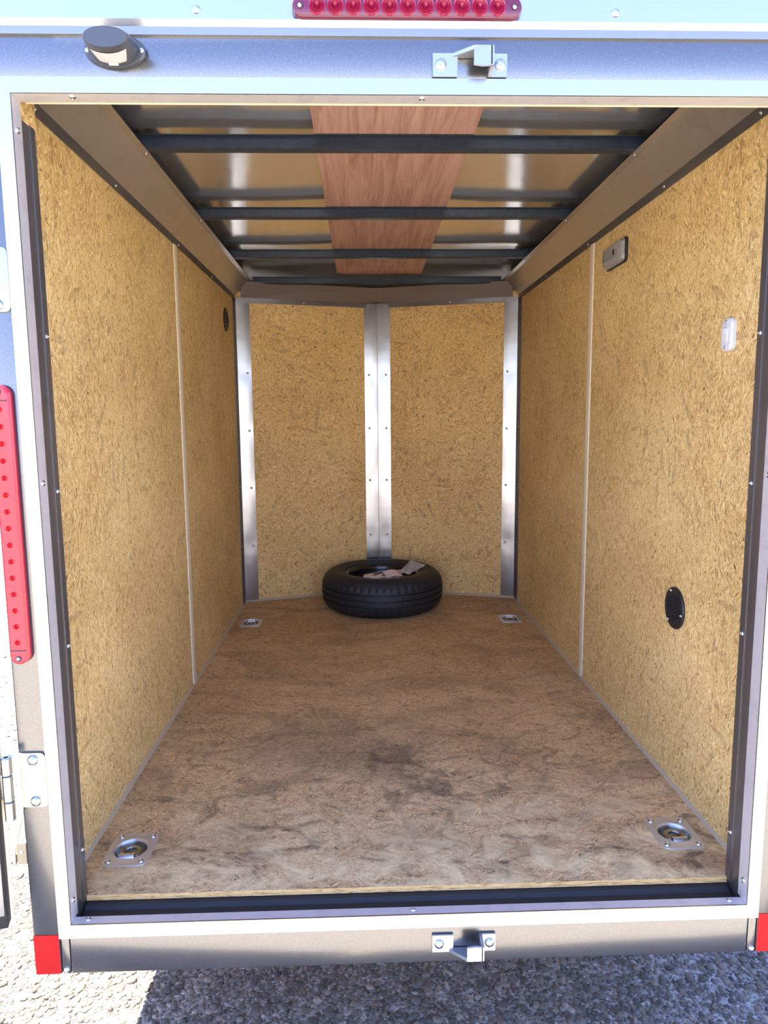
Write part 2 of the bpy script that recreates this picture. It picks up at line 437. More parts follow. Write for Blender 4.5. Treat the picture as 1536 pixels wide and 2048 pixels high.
def scatter_stones(n):
    phi = (1 + 5 ** 0.5) / 2
    iv = np.array([(-1, phi, 0), (1, phi, 0), (-1, -phi, 0), (1, -phi, 0), (0, -1, phi), (0, 1, phi), (0, -1, -phi), (0, 1, -phi),
                   (phi, 0, -1), (phi, 0, 1), (-phi, 0, -1), (-phi, 0, 1)]) / math.sqrt(1 + phi * phi)
    fi = np.array([(0, 11, 5), (0, 5, 1), (0, 1, 7), (0, 7, 10), (0, 10, 11), (1, 5, 9), (5, 11, 4), (11, 10, 2), (10, 7, 6), (7, 1, 8),
                   (3, 9, 4), (3, 4, 2), (3, 2, 6), (3, 6, 8), (3, 8, 9), (4, 9, 5), (2, 4, 11), (6, 2, 10), (8, 6, 7), (9, 8, 1)])
    k = int(n * 0.72)
    pos = np.vstack([np.c_[rng.uniform(-1.5, 1.1, k), rng.uniform(-0.25, 0.75, k)],
                     np.c_[rng.uniform(-3.2, -0.7, n - k), rng.uniform(-0.6, 3.5, n - k)]])
    ok = ~((np.abs(pos[:, 0] + 0.90) < 0.14) & (np.abs(pos[:, 1] - 1.0) < 0.2)); pos = pos[ok]; n = len(pos)
    size = np.clip(rng.lognormal(math.log(0.0037), 0.50, n), 0.0017, 0.0125)
    ang = rng.uniform(0, 6.283, n); st = rng.uniform(0.75, 1.5, (n, 3)); st[:, 2] *= 0.5
    V = iv[None] * st[:, None, :] * (1 + rng.uniform(-0.30, 0.30, (n, 12, 1))) * size[:, None, None]
    c, s = np.cos(ang)[:, None], np.sin(ang)[:, None]
    x = V[..., 0] * c - V[..., 1] * s; y = V[..., 0] * s + V[..., 1] * c
    z = V[..., 2] + (GZ + size * rng.uniform(-0.2, 0.15, n))[:, None]
    P = np.stack([x + pos[:, :1], y + pos[:, 1:2], z], -1).reshape(-1, 3)
    F = (fi[None] + 12 * np.arange(n)[:, None, None]).reshape(-1, 3)
    me = bpy.data.meshes.new('asphalt_stones')
    me.vertices.add(len(P)); me.vertices.foreach_set('co', P.astype(np.float32).ravel())
    me.loops.add(F.size); me.loops.foreach_set('vertex_index', F.astype(np.int32).ravel())
    me.polygons.add(len(F)); me.polygons.foreach_set('loop_start', np.arange(0, F.size, 3, dtype=np.int32))
    me.update(calc_edges=True); me.validate()
    a = me.attributes.new('shade', 'FLOAT', 'POINT')
    a.data.foreach_set('value', np.repeat(rng.beta(1.8, 2.4, n), 12).astype(np.float32))
    return me
st = link('asphalt_stones', scatter_stones(60000), 'asphalt_stones')
tag(st, 'loose coarse stones standing out of the asphalt surface', 'gravel', kind='stuff')

# ------------------------------------------------------------------ floor
ring_spots = [(-0.640, 0.156, 0), (0.640, 0.163, 0), (-0.643, 1.990, math.pi), (0.628, 1.986, math.pi)]
FT = 0.013
fl = empty('floor', 'worn strand board floor with dark scuffs near the doorway', 'floor', kind='structure')
def floor_mesh():
    b = B(); hw, hd = 0.036, 0.036
    xs = sorted({-W, W, *[s for x, y, r in ring_spots for s in (x - hw, x + hw)]})
    ys = sorted({0.008, 2.40, *[s for x, y, r in ring_spots for s in (y - hd, y + hd)]})
    for i in range(len(xs) - 1):
        for j in range(len(ys) - 1):
            cx, cy = (xs[i] + xs[i + 1]) / 2, (ys[j] + ys[j + 1]) / 2
            if any(abs(cx - x) < hw and abs(cy - y) < hd for x, y, r in ring_spots): continue
            b.face([(xs[i], ys[j], 0), (xs[i + 1], ys[j], 0), (xs[i + 1], ys[j + 1], 0), (xs[i], ys[j + 1], 0)])
    b.face([(-W, 2.40, 0), (W, 2.40, 0), (0, 2.62, 0)])
    b.face([(-Wo, 0.0, 0), (Wo, 0.0, 0), (Wo, 0.008, 0), (-Wo, 0.008, 0)])
    return b
obj('deck_board', floor_mesh(), 'osb_floor', fl)
e = B(); e.box(-Wo, Wo, 0.0, 0.055, -0.0125, -0.0002)
obj('deck_edge', e, 'osb_edge', fl, label='pale raw front edge of the strand board floor')
u = B(); u.box(-0.75, 0.75, 0.02, 2.39, -0.06, -0.03)
obj('underlay', u, 'osb_edge', fl)  # unseen underside for the shadow; pale colour added to bounce light below
for sx, nm in ((-1, 'caulk_bead'), (1, 'caulk_bead')):
    b = B(); b.prism([(0, 0), (0.007, 0), (0.0045, 0.003), (0.0025, 0.006), (0, 0.009)], lambda u_, v_, a, sx=sx: (sx * (W - u_), a, v_), 0.004, 2.392)
    obj(nm, b, 'caulk', fl, 40)
    b = B()
    A, C = Vector((sx * W, 2.40, 0)), Vector((0, 2.62, 0)); d = (C - A).normalized(); nrm = Vector((0, -1, 0)) - d * (-d.y); nrm.normalize()
    b.prism([(0, 0), (0.011, 0), (0.005, 0.008), (0, 0.011)], lambda u_, v_, a: tuple(A + (C - A) * a + nrm * u_ + Vector((0, 0, v_))), 0.0, 1.0)
    obj(nm, b, 'caulk', fl, 40)

# ------------------------------------------------------------------ side walls
SEAM = 1.204
def side_wall(sx):
    side = 'left' if sx < 0 else 'right'
    w = empty('wall_' + side, f'tall tan strand board wall on the {side} with a pale vertical joint strip', 'wall', kind='structure')
    for y0, y1, lab in ((0.006, SEAM - 0.002, 'wide rear strand board panel nearest the doorway'), (SEAM + 0.002, 2.40, 'far strand board panel by the front corner')):
        b = B(); b.box(min(sx * W, sx * (W + 0.010)), max(sx * W, sx * (W + 0.010)), y0, y1, -0.012, 1.64)
        obj('panel', b, 'osb_wall', w, label=lab)
    b = B(); b.prism([(-0.023, 0), (-0.021, 0.003), (-0.012, 0.0055), (0.012, 0.0055), (0.021, 0.003), (0.023, 0)], lambda u_, v_, a: (sx * (W - v_), SEAM + u_, a), 0.004, 1.59)
    obj('joint_strip', b, 'seam_plastic', w, 30)
    b = B(); b.box(min(sx * 0.747, sx * 0.761), max(sx * 0.747, sx * 0.761), YR + 0.004, 2.46, -0.115, 1.765)
    obj('outer_skin', b, 'outer_skin', w)
    pts = [(0.563, 1.082), (0.553, 0.615), (0.548, 1.468), (0.545, 0.273)] if sx < 0 else [(0.534, 1.441), (1.172, 1.443), (1.178, 0.642), (1.178, 0.274), (0.56, 0.95)]
    for y, z in pts: screw(w, (sx * (W - 0.0005), y, z), (-sx, 0, 0), 0.0032, 'nail')
    return w
WL = side_wall(-1); WR = side_wall(1)

# ------------------------------------------------------------------ front wall, a shallow V
wf = empty('wall_front', 'shallow V front wall of two tan strand board panels with bright metal posts', 'wall', kind='structure')
def on_front(sx, s, out=0.0, z=0.0):
    """s metres along the panel from the corner towards the middle, out = off the panel into the room"""
    A, C = Vector((sx * W, 2.40, 0)), Vector((0, 2.62, 0)); d = (C - A).normalized()
    n = Vector((-sx * 0.22, -0.735, 0)).normalized()
    n = (n - d * n.dot(d)).normalized()
    return A + d * s + n * out + Vector((0, 0, z))
LEN = math.hypot(0.735, 0.22)
def front_panel(sx):
    b = B()
    b.prism([(0, 0), (LEN, 0), (LEN, -0.01), (0, -0.01)], lambda u_, v_, a: tuple(on_front(sx, u_, v_, a)), -0.01, 1.64)
    o = obj('panel', b, 'osb_front', wf, label='left front panel with dark chips' if sx < 0 else 'right front panel with dark chips')
    m = o.data; lay = m.uv_layers['UVMap'].data
    if sx > 0:
        for l in lay: l.uv = (l.uv[0] + 3.7, l.uv[1] + 1.3)
    b = B()
    b.prism([(-0.03, -0.012), (LEN + 0.012, -0.012), (LEN + 0.012, -0.035), (-0.03, -0.035)], lambda u_, v_, a: tuple(on_front(sx, u_, v_, a)), -0.115, 1.765)
    obj('outer_skin', b, 'outer_skin', wf)
    for s, z in ((0.19, 1.43), (0.19, 1.03), (0.20, 0.62), (0.20, 0.28), (0.62, 1.42), (0.62, 1.02)):
        screw(wf, on_front(sx, s, 0.0006, z), on_front(sx, 0, 1) - on_front(sx, 0, 0), 0.0034, 'nail')
for sx in (-1, 1): front_panel(sx)

# ------------------------------------------------------------------ metal trims inside
def corner_post(sx, n):
    side = 'left' if sx < 0 else 'right'
    t = empty(f'trim_{n}', f'bright brushed metal corner post between front panel and {side} wall', 'trim', kind='structure')
    b = B()
    def strip(b, s0, s1, o0, o1):
        # slightly dished sheet, so that reflections wander as on thin metal
        rows = []
        for i in range(49):
            z = 0.002 + (1.600 - 0.002) * i / 48
            rows.append([tuple(on_front(sx, s0 + (s1 - s0) * j / 6, o0 + 0.0012 * math.sin(math.pi * j / 6) + 0.0008 * math.sin(z * 13) - sum(0.0014 * math.exp(-((z - q) / 0.05) ** 2) for q in (1.225, 0.925, 0.622, 0.308)) * math.sin(math.pi * j / 6), z)) for j in range(7)])
        b.rings(rows, False, False, closed=False)
        return b
    strip(b, 0.0, 0.073, 0.003, 0.003)
    obj('face_plate', b, 'post_metal', t, 60)
    b = B(); b.box(min(sx * (W - 0.001), sx * (W - 0.003)), max(sx * (W - 0.001), sx * (W - 0.003)), 2.315, 2.402, 0.002, 1.60)
    obj('side_plate', b, 'jamb_steel', t)
    nf = on_front(sx, 0, 1) - on_front(sx, 0, 0)
    for z in (1.225, 0.925, 0.622, 0.308):
        screw(t, on_front(sx, 0.053, 0.0052, z), nf, 0.0060)
        screw(t, (sx * (W - 0.003), 2.34, z + 0.01), (-sx, 0, 0), 0.0045)
corner_post(-1, 1); corner_post(1, 2)
t = empty('trim_3', 'bright brushed metal centre post folded into the V of the front wall', 'trim', kind='structure')
for sx in (-1, 1):
    P0 = on_front(sx, LEN - 0.075, 0.003); P1 = Vector((0.0, P0.y + 0.005, 0.0)); nf = Vector((-sx * 0.06, -1, 0)).normalized()
    b = B(); rows = []
    for i in range(49):
        z = 0.002 + 1.600 * i / 48
        dim = sum(0.0016 * math.exp(-((z - q) / 0.05) ** 2) for q in (1.222, 0.930, 0.640, 0.330))
        rows.append([tuple(P0.lerp(P1, j / 6) + nf * (0.0010 * math.sin(math.pi * j / 6) + 0.0007 * math.sin(z * 11 + sx) - dim * math.sin(math.pi * j / 6)) + Vector((0, 0, z))) for j in range(7)])
    b.rings(rows, False, False, closed=False)
    obj('face_plate', b, 'post_metal', t, 60)
    for z in (1.222, 0.930, 0.640, 0.330): screw(t, P0.lerp(P1, 0.34) + nf * 0.0008 + Vector((0, 0, z)), nf, 0.0060)
b = B(); fy = on_front(1, LEN - 0.075, 0.003).y + 0.0045; b.tube([(0, fy, 0.002), (0, fy, 1.60)], 0.0016, 8); obj('fold', b, 'bright_aluminium_upright', t, 60)

BOWS = (0.576, 1.22, 1.85, 2.39)
def side_cove(sx, n):
    side = 'left' if sx < 0 else 'right'
    t = empty(f'trim_{n}', f'long slanted metal cove strip along the top of the {side} wall', 'trim', kind='structure')
    def f(u_, v_, a): return (sx * u_, a - (0.004 if u_ < 0.7 else 0), v_)
    def sheet(p, q, N=2):
        b = B(); th = 0.0016
        dx, dz = q[0] - p[0], q[1] - p[1]; L = math.hypot(dx, dz); nx, nz = -dz / L * th, dx / L * th
        b.prism([p, q, (q[0] - nx, q[1] - nz), (p[0] - nx, p[1] - nz)], f, 0.008, 2.40)
        return b
    obj('wall_flange', sheet((0.732, 1.590), (0.732, 1.617)), 'jamb_steel', t)  # same strip as the cove; its dim reflection is put into darker steel
    obj('cove_face', sheet((0.732, 1.617), (0.662, 1.6835)), 'cove_metal', t)
    obj('roof_flange', sheet((0.662, 1.6835), (0.643, 1.686)), 'cove_metal', t)
    for y in (0.13, 0.60, 1.25, 1.83, 2.36): screw(t, (sx * 0.7325, y, 1.602), (-sx, 0, 0), 0.005)
    for y in BOWS[:3]: screw(t, (sx * 0.650, y + 0.028, 1.684), (0, 0, -1), 0.005)
side_cove(-1, 4); side_cove(1, 5)
def front_cove(sx, n):
    side = 'left' if sx < 0 else 'right'
    t = empty(f'trim_{n}', f'short metal header strip above the {side} front panel', 'trim', kind='structure')
    def sheet(p, q, c0=0.0):
        b = B(); th = 0.0015
        do, dz = q[0] - p[0], q[1] - p[1]; L = math.hypot(do, dz); no, nz = -dz / L * th, do / L * th
        prof = [p, q, (q[0] + no, q[1] + nz), (p[0] + no, p[1] + nz)]
        def P(u_, v_, s):
            # keep the two halves meeting in the middle plane
            v = on_front(sx, s, u_, v_)
            if s > LEN - 1e-6: v.x = 0.0
            return tuple(v)
        b.prism(prof, P, c0, LEN)
        return b
    obj('wall_flange', sheet((0.006, 1.582), (0.006, 1.607)), 'post_metal', t)
    obj('cove_face', sheet((0.006, 1.607), (0.055, 1.680), 0.03), 'header_metal', t)
    nf = on_front(sx, 0, 1) - on_front(sx, 0, 0)
    for s in (0.06, 0.36, LEN - 0.05): screw(t, on_front(sx, s, 0.0075, 1.594), nf, 0.0052)
front_cove(-1, 6); front_cove(1, 7)

# ------------------------------------------------------------------ ceiling
ce = empty('ceiling', 'shiny sheet metal roof with dark crossbars and a brown plywood strip', 'ceiling', kind='structure')
def roof_sheet():
    b = B(); nx, ny = 60, 110; rows = []
    for j in range(ny + 1):
        y = -0.035 + (2.60 + 0.035) * j / ny; row = []
        for i in range(nx + 1):
            x = -0.745 + 1.49 * i / nx
            z = 1.7335 + 0.006 * math.cos(x * 2.1) + 0.0022 * math.sin(y * 5.1 + 1.3 + 2.0 * x) * math.cos(x * 3.0 + 0.4) \
                + 0.0014 * math.sin(x * 9 + 1.2 * y)
            row.append((x, y, z))
        rows.append(row)
    b.rings(rows, False, False, closed=False)
    return b
obj('roof_sheet', roof_sheet(), 'roof_metal', ce, 60)
b = B(); b.box(-0.761, 0.761, YR + 0.004, 2.66, 1.752, 1.765); obj('outer_roof', b, 'outer_skin', ce)
for y in BOWS:
    b = B(); last = y > 2.3; dz = -0.013 if last else 0.0; hl = 0.640 if last else 0.735
    # open hat channel: web, sides and two small lips, as pressed roof bows are
    prof = [(0, 1.7165), (0.0, 1.6885), (0.003, 1.6865), (0.030, 1.6865), (0.033, 1.6885), (0.033, 1.7165), (0.045, 1.7165), (0.045, 1.7185), (-0.012, 1.7185), (-0.012, 1.7165)]
    b.prism(prof, lambda u_, v_, a, y=y, dz=dz: (a, y + u_, v_ + dz), -hl, hl)
    obj('roof_bow', b, 'navy_steel', ce)
b = B(); b.prism([(-0.205, 0.0), (0.206, 0.0), (0.226, 2.44), (-0.208, 2.44)], lambda u_, v_, a: (u_, v_, a), 1.7205, 1.7245)
obj('plywood_strip', b, 'luan_plywood', ce, label='reddish brown plywood strip down the middle')
# side rails over the coves (dark steel top rail)
for sx in (-1, 1):
    b = B(); b.box(min(sx * 0.695, sx * 0.746), max(sx * 0.695, sx * 0.746), -0.03, 2.42, 1.690, 1.728)
    obj('top_rail', b, 'navy_steel', ce)

# ------------------------------------------------------------------ rear frame
wr = empty('wall_rear', 'grey painted rear frame around the open doorway', 'frame', kind='structure')
def skin(x0, x1, z0, z1, name, y1=-0.02, bev=0.003, yo=0.0):
    b = B(); b.box(x0, x1, YR + yo, y1, z0, z1, bev)
    return obj(name, b, 'grey_metallic_paint', wr, 30)
skin(-0.761, -0.7085, -0.115, 1.640, 'upright_skin'); skin(0.7085, 0.761, -0.115, 1.640, 'upright_skin')
skin(-0.7075, 0.7075, 1.565, 1.640, 'header_skin', yo=0.0006)
skin(-0.690, 0.690, -0.115, -0.028, 'sill_skin', yo=0.0006)
skin(-0.7075, -0.6905, -0.115, -0.028, 'corner_skin'); skin(0.6905, 0.7075, -0.115, -0.028, 'corner_skin')
for x, z in ((-0.699, -0.105), (0.700, -0.106), (-0.735, 1.60)): screw(wr, (x, YR - 0.0002, z), (0, -1, 0), 0.0062, 'rivet')
# dark steel posts inside the doorway, wood packing above them
for sx in (-1, 1):
    b = B(); b.box(min(sx * (Wo + 0.001), sx * 0.733), max(sx * (Wo + 0.001), sx * 0.733), -0.045, 0.004, -0.03, 1.517, 0.002)
    j = obj('jamb_post', b, 'jamb_steel', wr, 30)
    b = B(); b.box(min(sx * (Wo - 0.0005), sx * (Wo + 0.0015)), max(sx * (Wo - 0.0005), sx * (Wo + 0.0015)), -0.012, 0.007, 0.0, 1.517)
    obj('jamb_strip', b, 'jamb_steel', wr)
    for z in (1.147, 0.854, 0.544, 0.106): screw(wr, (sx * (Wo - 0.0008), -0.003, z), (-sx, 0, 0), 0.0052)
    b = B(); b.box(min(sx * (Wo + 0.003), sx * 0.733), max(sx * (Wo + 0.003), sx * 0.733), -0.045, 0.02, 1.517, 1.62)
    obj('packing_block', b, 'osb_wall', wr)
b = B(); b.box(-0.733, 0.733, -0.045, 0.0, 1.562, 1.75); obj('header_beam', b, 'dark_steel', wr)
b = B(); b.box(-0.68, 0.733, -0.034, -0.028, 1.5475, 1.562); obj('header_lip', b, 'cream_edge', wr, label='thin pale lip under the header')
# cover above the header: the sheet with the red light bar
b = B(); b.box(-0.761, 0.761, YR + 0.002, -0.03, 1.640, 1.765, 0.002); obj('cap_sheet', b, 'bright_aluminium', wr)
for x in (-0.365, 0.354): screw(wr, (x, YR + 0.0018, 1.679), (0, -1, 0), 0.0075, 'rivet')
# bottom cross member and black threshold
b = B(); b.box(-0.75, 0.75, -0.074, 0.05, -0.112, -0.034); obj('cross_member', b, 'dark_steel', wr)
b = B(); b.prism([(-0.070, -0.034), (0.03, -0.034), (0.03, -0.014), (-0.012, -0.014), (-0.020, -0.021), (-0.070, -0.021)], lambda u_, v_, a: (a, u_, v_), -0.682, 0.682)
obj('threshold', b, 'rubber_seal', wr, label='black sealed step below the floor edge')

# aluminium angle around the opening, mitred
al = empty('trim_8', 'bright aluminium angle framing the doorway with mitred corners', 'trim', kind='structure')
def flange(p, name, mat):
    b = B(); b.prism(p, lambda u_, v_, a: (u_, a, v_), YR - 0.003, YR + 0.0005); obj(name, b, mat, al)
flange([(-Wf, ZF), (-Wo, ZS), (-Wo, ZT), (-Wf, ZTF)], 'side_flange', 'bright_aluminium_upright')
flange([(Wf, ZF), (Wf, ZTF), (Wo, ZT), (Wo, ZS)], 'side_flange', 'bright_aluminium_upright')
flange([(-Wf, ZF), (Wf, ZF), (Wo, ZS), (-Wo, ZS)], 'bottom_flange', 'bright_aluminium')
flange([(-Wf, ZTF), (-Wo, ZT), (Wo, ZT), (Wf, ZTF)], 'top_flange', 'bright_aluminium')
for sx in (-1, 1):
    b = B(); b.box(min(sx * Wo, sx * (Wo + 0.0022)), max(sx * Wo, sx * (Wo + 0.0022)), YR, -0.045, ZS, ZT)
    obj('side_return', b, 'sill_aluminium', al)
    for z in (0.036, 0.875, 1.49): screw(al, (sx * (Wo - 0.0004), -0.063, z), (-sx, 0, 0), 0.0058)
b = B(); b.box(-Wo, Wo, YR, -0.057, ZS - 0.0022, ZS); obj('sill_return', b, 'sill_aluminium', al)
for x in (-0.655, 0.0, 0.655): screw(al, (x, -0.0655, ZS), (0, 0, 1), 0.0052)
b = B(); b.box(-Wo, Wo, YR, -0.045, ZT, ZT + 0.0022); obj('top_return', b, 'sill_aluminium', al)
for x in (-0.585, 0.02): screw(al, (x, -0.066, ZT), (0, 0, -1), 0.0058)
# drip rail under the cap sheet
rl = empty('trim_9', 'thin silver drip rail across the rear below the red light bar', 'trim', kind='structure')
b = B(); b.prism([(YR + 0.003, 1.6625), (YR - 0.010, 1.6600), (YR - 0.010, 1.6585), (YR - 0.003, 1.6500), (YR + 0.003, 1.6500)], lambda u_, v_, a: (a, u_, v_), -0.762, 0.762)
obj('lip', b, 'bright_aluminium', rl)
b = B(); b.box(-0.762, 0.762, YR - 0.003, YR + 0.003, 1.6370, 1.6500); obj('web', b, 'rail_grey', rl)

# ------------------------------------------------------------------ open door, hinged left
dr = empty('door_1', 'edge of the open rear door beside the lower hinge at far left', 'door', (-0.789, -0.100, 0.0), kind='structure')
dr.rotation_euler = (0, 0, math.radians(14))
def dbox(x0, x1, y0, y1, z0, z1, name, mat, lab=None):
    b = B(); b.box(-x1, -x0, y0, y1, z0, z1, 0.0012); return obj(name, b, mat, dr, 30, lab)
dbox(0.000, 1.30, 0.024, 0.030, 0.004, 1.560, 'outer_sheet', 'cream_edge')
dbox(0.006, 1.29, -0.004, 0.024, 0.010, 1.555, 'edge_gasket', 'rubber_seal', 'black rubber gasket')
dbox(0.0085, 0.060, -0.010, -0.004, 0.040, 1.53, 'inner_frame', 'bright_aluminium_upright')
dbox(0.060, 1.25, -0.008, -0.004, 0.040, 1.53, 'inner_panel', 'bright_aluminium_upright')
for z in (0.066, 0.45, 0.85, 1.25): screw(dr, (-0.024, -0.0102, z), (0, -1, 0), 0.006, 'rivet')

# ------------------------------------------------------------------ hinges
def rounded(x0, x1, z0, z1, r, corners=(1, 1, 1, 1), k=5):
    """outline of a rectangle; corners: (x0z0, x1z0, x1z1, x0z1) rounded or not"""
    out = []
    for i, (cx, cz, a0) in enumerate(((x0 + r, z0 + r, 180), (x1 - r, z0 + r, 270), (x1 - r, z1 - r, 0), (x0 + r, z1 - r, 90))):
        if corners[i]:
            out += [(cx + r * math.cos(math.radians(a0 + 90 * t / k)), cz + r * math.sin(math.radians(a0 + 90 * t / k))) for t in range(k + 1)]
        else: out.append(((x0, z0), (x1, z0), (x1, z1), (x0, z1))[i])
    return out
def hinge(z, lab):
    h = empty('door_hinge', lab, 'hinge', (-0.735, YR, z), 'rear door hinges')
    b = B(); b.prism(rounded(-0.022, 0.026, -0.055, 0.055, 0.009, (0, 1, 1, 0)), lambda u_, v_, a: (u_, a, v_), -0.0045, -0.0004)
    b.prism([(-0.022, -0.0004), (-0.022, -0.0045), (-0.030, -0.012), (-0.038, -0.014), (-0.038, -0.010), (-0.030, -0.006)], lambda u_, v_, a: (u_, v_, a), -0.055, -0.030)
    b.prism([(-0.022, -0.0004), (-0.022, -0.0045), (-0.030, -0.012), (-0.038, -0.014), (-0.038, -0.010), (-0.030, -0.006)], lambda u_, v_, a: (u_, v_, a), 0.020, 0.055)
    obj('leaf', b, 'zinc', h, 30)
    for z0, z1, m in ((-0.072, -0.034, 'zinc'), (-0.0325, 0.0185, 'zinc'), (0.020, 0.055, 'zinc')):
        b = B(); b.lathe([(0.0035, z0), (0.0085, z0), (0.0095, z0 + 0.0012), (0.0095, z1 - 0.0012), (0.0085, z1), (0.0045, z1), (0.0045, z1 - 0.004)], 20, (-0.040, -0.019, 0), cap0=True, cap1=True)
        obj('knuckle', b, m, h, 35)
    b = B(); b.box(-0.068, -0.044, -0.016, -0.012, -0.032, 0.018, 0.001); obj('door_leaf', b, 'zinc', h, 30)
    for zz in (-0.043, 0.041): screw(h, (0.003, -0.0046, zz), (0, -1, 0), 0.0105)
    return h
hinge(0.303, 'zinc door hinge with barrel on the lower left upright')
hinge(1.236, 'zinc door hinge cut by the left picture edge, above the red tail light')

# ------------------------------------------------------------------ latch keepers
def keeper(z, lab, m):
    """two screwed plates joined by a shelf with an upright lip; m = side (up or down) the shelf is on"""
    k = empty('latch_keeper', lab, 'latch', (0.101, YR, z), 'door latch keepers')
    x = lambda v: v - 0.101
    def part(name, poly, fn, a0, a1, bev=0.0008):
        b = B(); b.prism(poly, fn, a0, a1)
        bmesh.ops.bevel(b.bm, geom=list(b.bm.edges), offset=bev, segments=2, affect='EDGES')
        obj(name, b, 'cast_zinc', k, 30)
    flat = lambda u_, v_, a: (u_, a, v_)
    part('plate', [(x(0.037), -0.019), (x(0.080), -0.019), (x(0.080), 0.019), (x(0.037), 0.019)], flat, -0.006, -0.0005)
    part('plate', [(x(0.136), -0.019), (x(0.166), -0.019), (x(0.166), 0.019), (x(0.136), 0.019)], flat, -0.006, -0.0005)
    part('shelf', [(x(0.071), -0.0005), (x(0.071), -0.006), (x(0.104), -0.034), (x(0.136), -0.034), (x(0.139), -0.006), (x(0.139), -0.0005)], lambda u_, v_, a: (u_, v_, a), min(m * 0.019, m * 0.0125), max(m * 0.019, m * 0.0125))
    part('lip', [(x(0.104), m * 0.019), (x(0.136), m * 0.019), (x(0.136), -m * 0.012), (x(0.120), -m * 0.0135), (x(0.104), -m * 0.0115)], flat, -0.0345, -0.029)
    part('arm', [(-0.0005, m * 0.019), (-0.0345, m * 0.019), (-0.0345, -m * 0.012), (-0.006, -m * 0.019), (-0.0005, -m * 0.019)], lambda u_, v_, a: (a, u_, v_), x(0.1325), x(0.1385))
    for xx in (0.051, 0.1535): screw(k, (x(xx), -0.0062, 0.0), (0, -1, 0), 0.0098)
    return k
keeper(1.591, 'cast zinc latch keeper on the grey header above the doorway', 1)
keeper(-0.069, 'cast zinc latch keeper on the grey sill below the doorway', -1)

# ------------------------------------------------------------------ red lamps
def stadium(L, r, k=10):
    pts = [(L - r + r * math.cos(math.radians(a)), r * math.sin(math.radians(a))) for a in np.linspace(-90, 90, k)]
    return pts + [(-x, -y) for x, y in pts]
def bar_lamp(name, lab, cat, loc, L, r, depth, n, vertical, lensmat, optics):
    h = empty(name, lab, cat, loc)
    f = (lambda u_, v_, a: (v_, a, u_)) if vertical else (lambda u_, v_, a: (u_, a, v_))
    b = B(); rings = []
    for s, a in ((1.0, 0.0), (1.0, -depth * 0.35)): rings.append([f(u_, v_, a) for u_, v_ in stadium(L, r * s)])
    b.rings(rings); obj('base', b, 'lamp_board', h, 30)
    b = B(); rings = []
    for d, a in ((0.0005, -depth * 0.35), (0.0005, -depth * 0.75), (r * 0.10, -depth * 0.93), (r * 0.24, -depth)):
        rings.append([f(u_, v_, a) for u_, v_ in stadium(L - d, r - d)])
    b.rings(rings); obj('lens', b, lensmat, h, 30)
    y = -depth - 0.0002
    for i in range(n):
        c = (-(n - 1) / 2 + i) * optics
        lens = B(); R = r * (0.30 if vertical else 0.74)
        prof = []
        for q in range(6):                       # stepped rings of the moulded optic
            q0 = R * (1 - q / 6); prof += [(q0, -0.0006 * (q % 2)), (q0 * 0.93, -0.0016 - 0.0003 * q)]
        lens.lathe([(pr, ph) for pr, ph in prof] + [(0.0006, -0.0012)], 20, (0, 0, 0), 'Y', cap1=True)
        o = obj('optic', lens, 'optic_pale' if vertical else 'red_optic', h, 25)
        o.location = f(c, 0, y); 
        if not vertical: o.scale = (1.0, 1, 1.12)
    for s in (-1, 1):
        cu = s * (L - r * 0.72)
        b = B(); b.lathe([(0.0058, -0.0006), (0.0058, -0.0001), (0.0040, 0.0004)], 16, (0, 0, 0), 'Y', cap0=True, cap1=True)
        o = obj('screw_well', b, 'lamp_board', h, 30); o.location = f(cu, 0, y)
        screw(h, f(cu, -0.001, y - 0.0006), (0, -1, 0), 0.0036)
        if vertical:
            b = B(); b.box(-r * 0.85, r * 0.85, y - 0.0004, y + 0.0005, -0.0012, 0.0012)
            o = obj('end_line', b, 'lamp_board', h); o.location = (0, 0, s * (L - r * 1.6))
    return h
bar_lamp('identification_light', 'long red light bar with a row of eleven round optics, centred above the doorway', 'light', (-0.0065, YR + 0.002, 1.6775), 0.1955, 0.0195, 0.020, 11, False, 'red_lens', 0.0305)
bar_lamp('tail_light', 'tall narrow red tail light on the left grey upright', 'light', (-0.7335, YR, 0.797), 0.257, 0.0175, 0.024, 15, True, 'red_lens_bright', 0.0305)

# ------------------------------------------------------------------ reflective tape
for sx, lab in ((-1, 'red reflective tape square at the lower left rear corner'), (1, 'red reflective tape square at the lower right rear corner')):
    b = B(); b.prism(rounded(min(sx * 0.7600, sx * 0.7105), max(sx * 0.7600, sx * 0.7105), -0.113, -0.028, 0.002), lambda u_, v_, a: (u_, a, v_), YR - 0.0008, YR + 0.0002)
    tag(obj('reflective_tape', b, 'red_tape'), lab, 'reflector', 'red corner tapes')

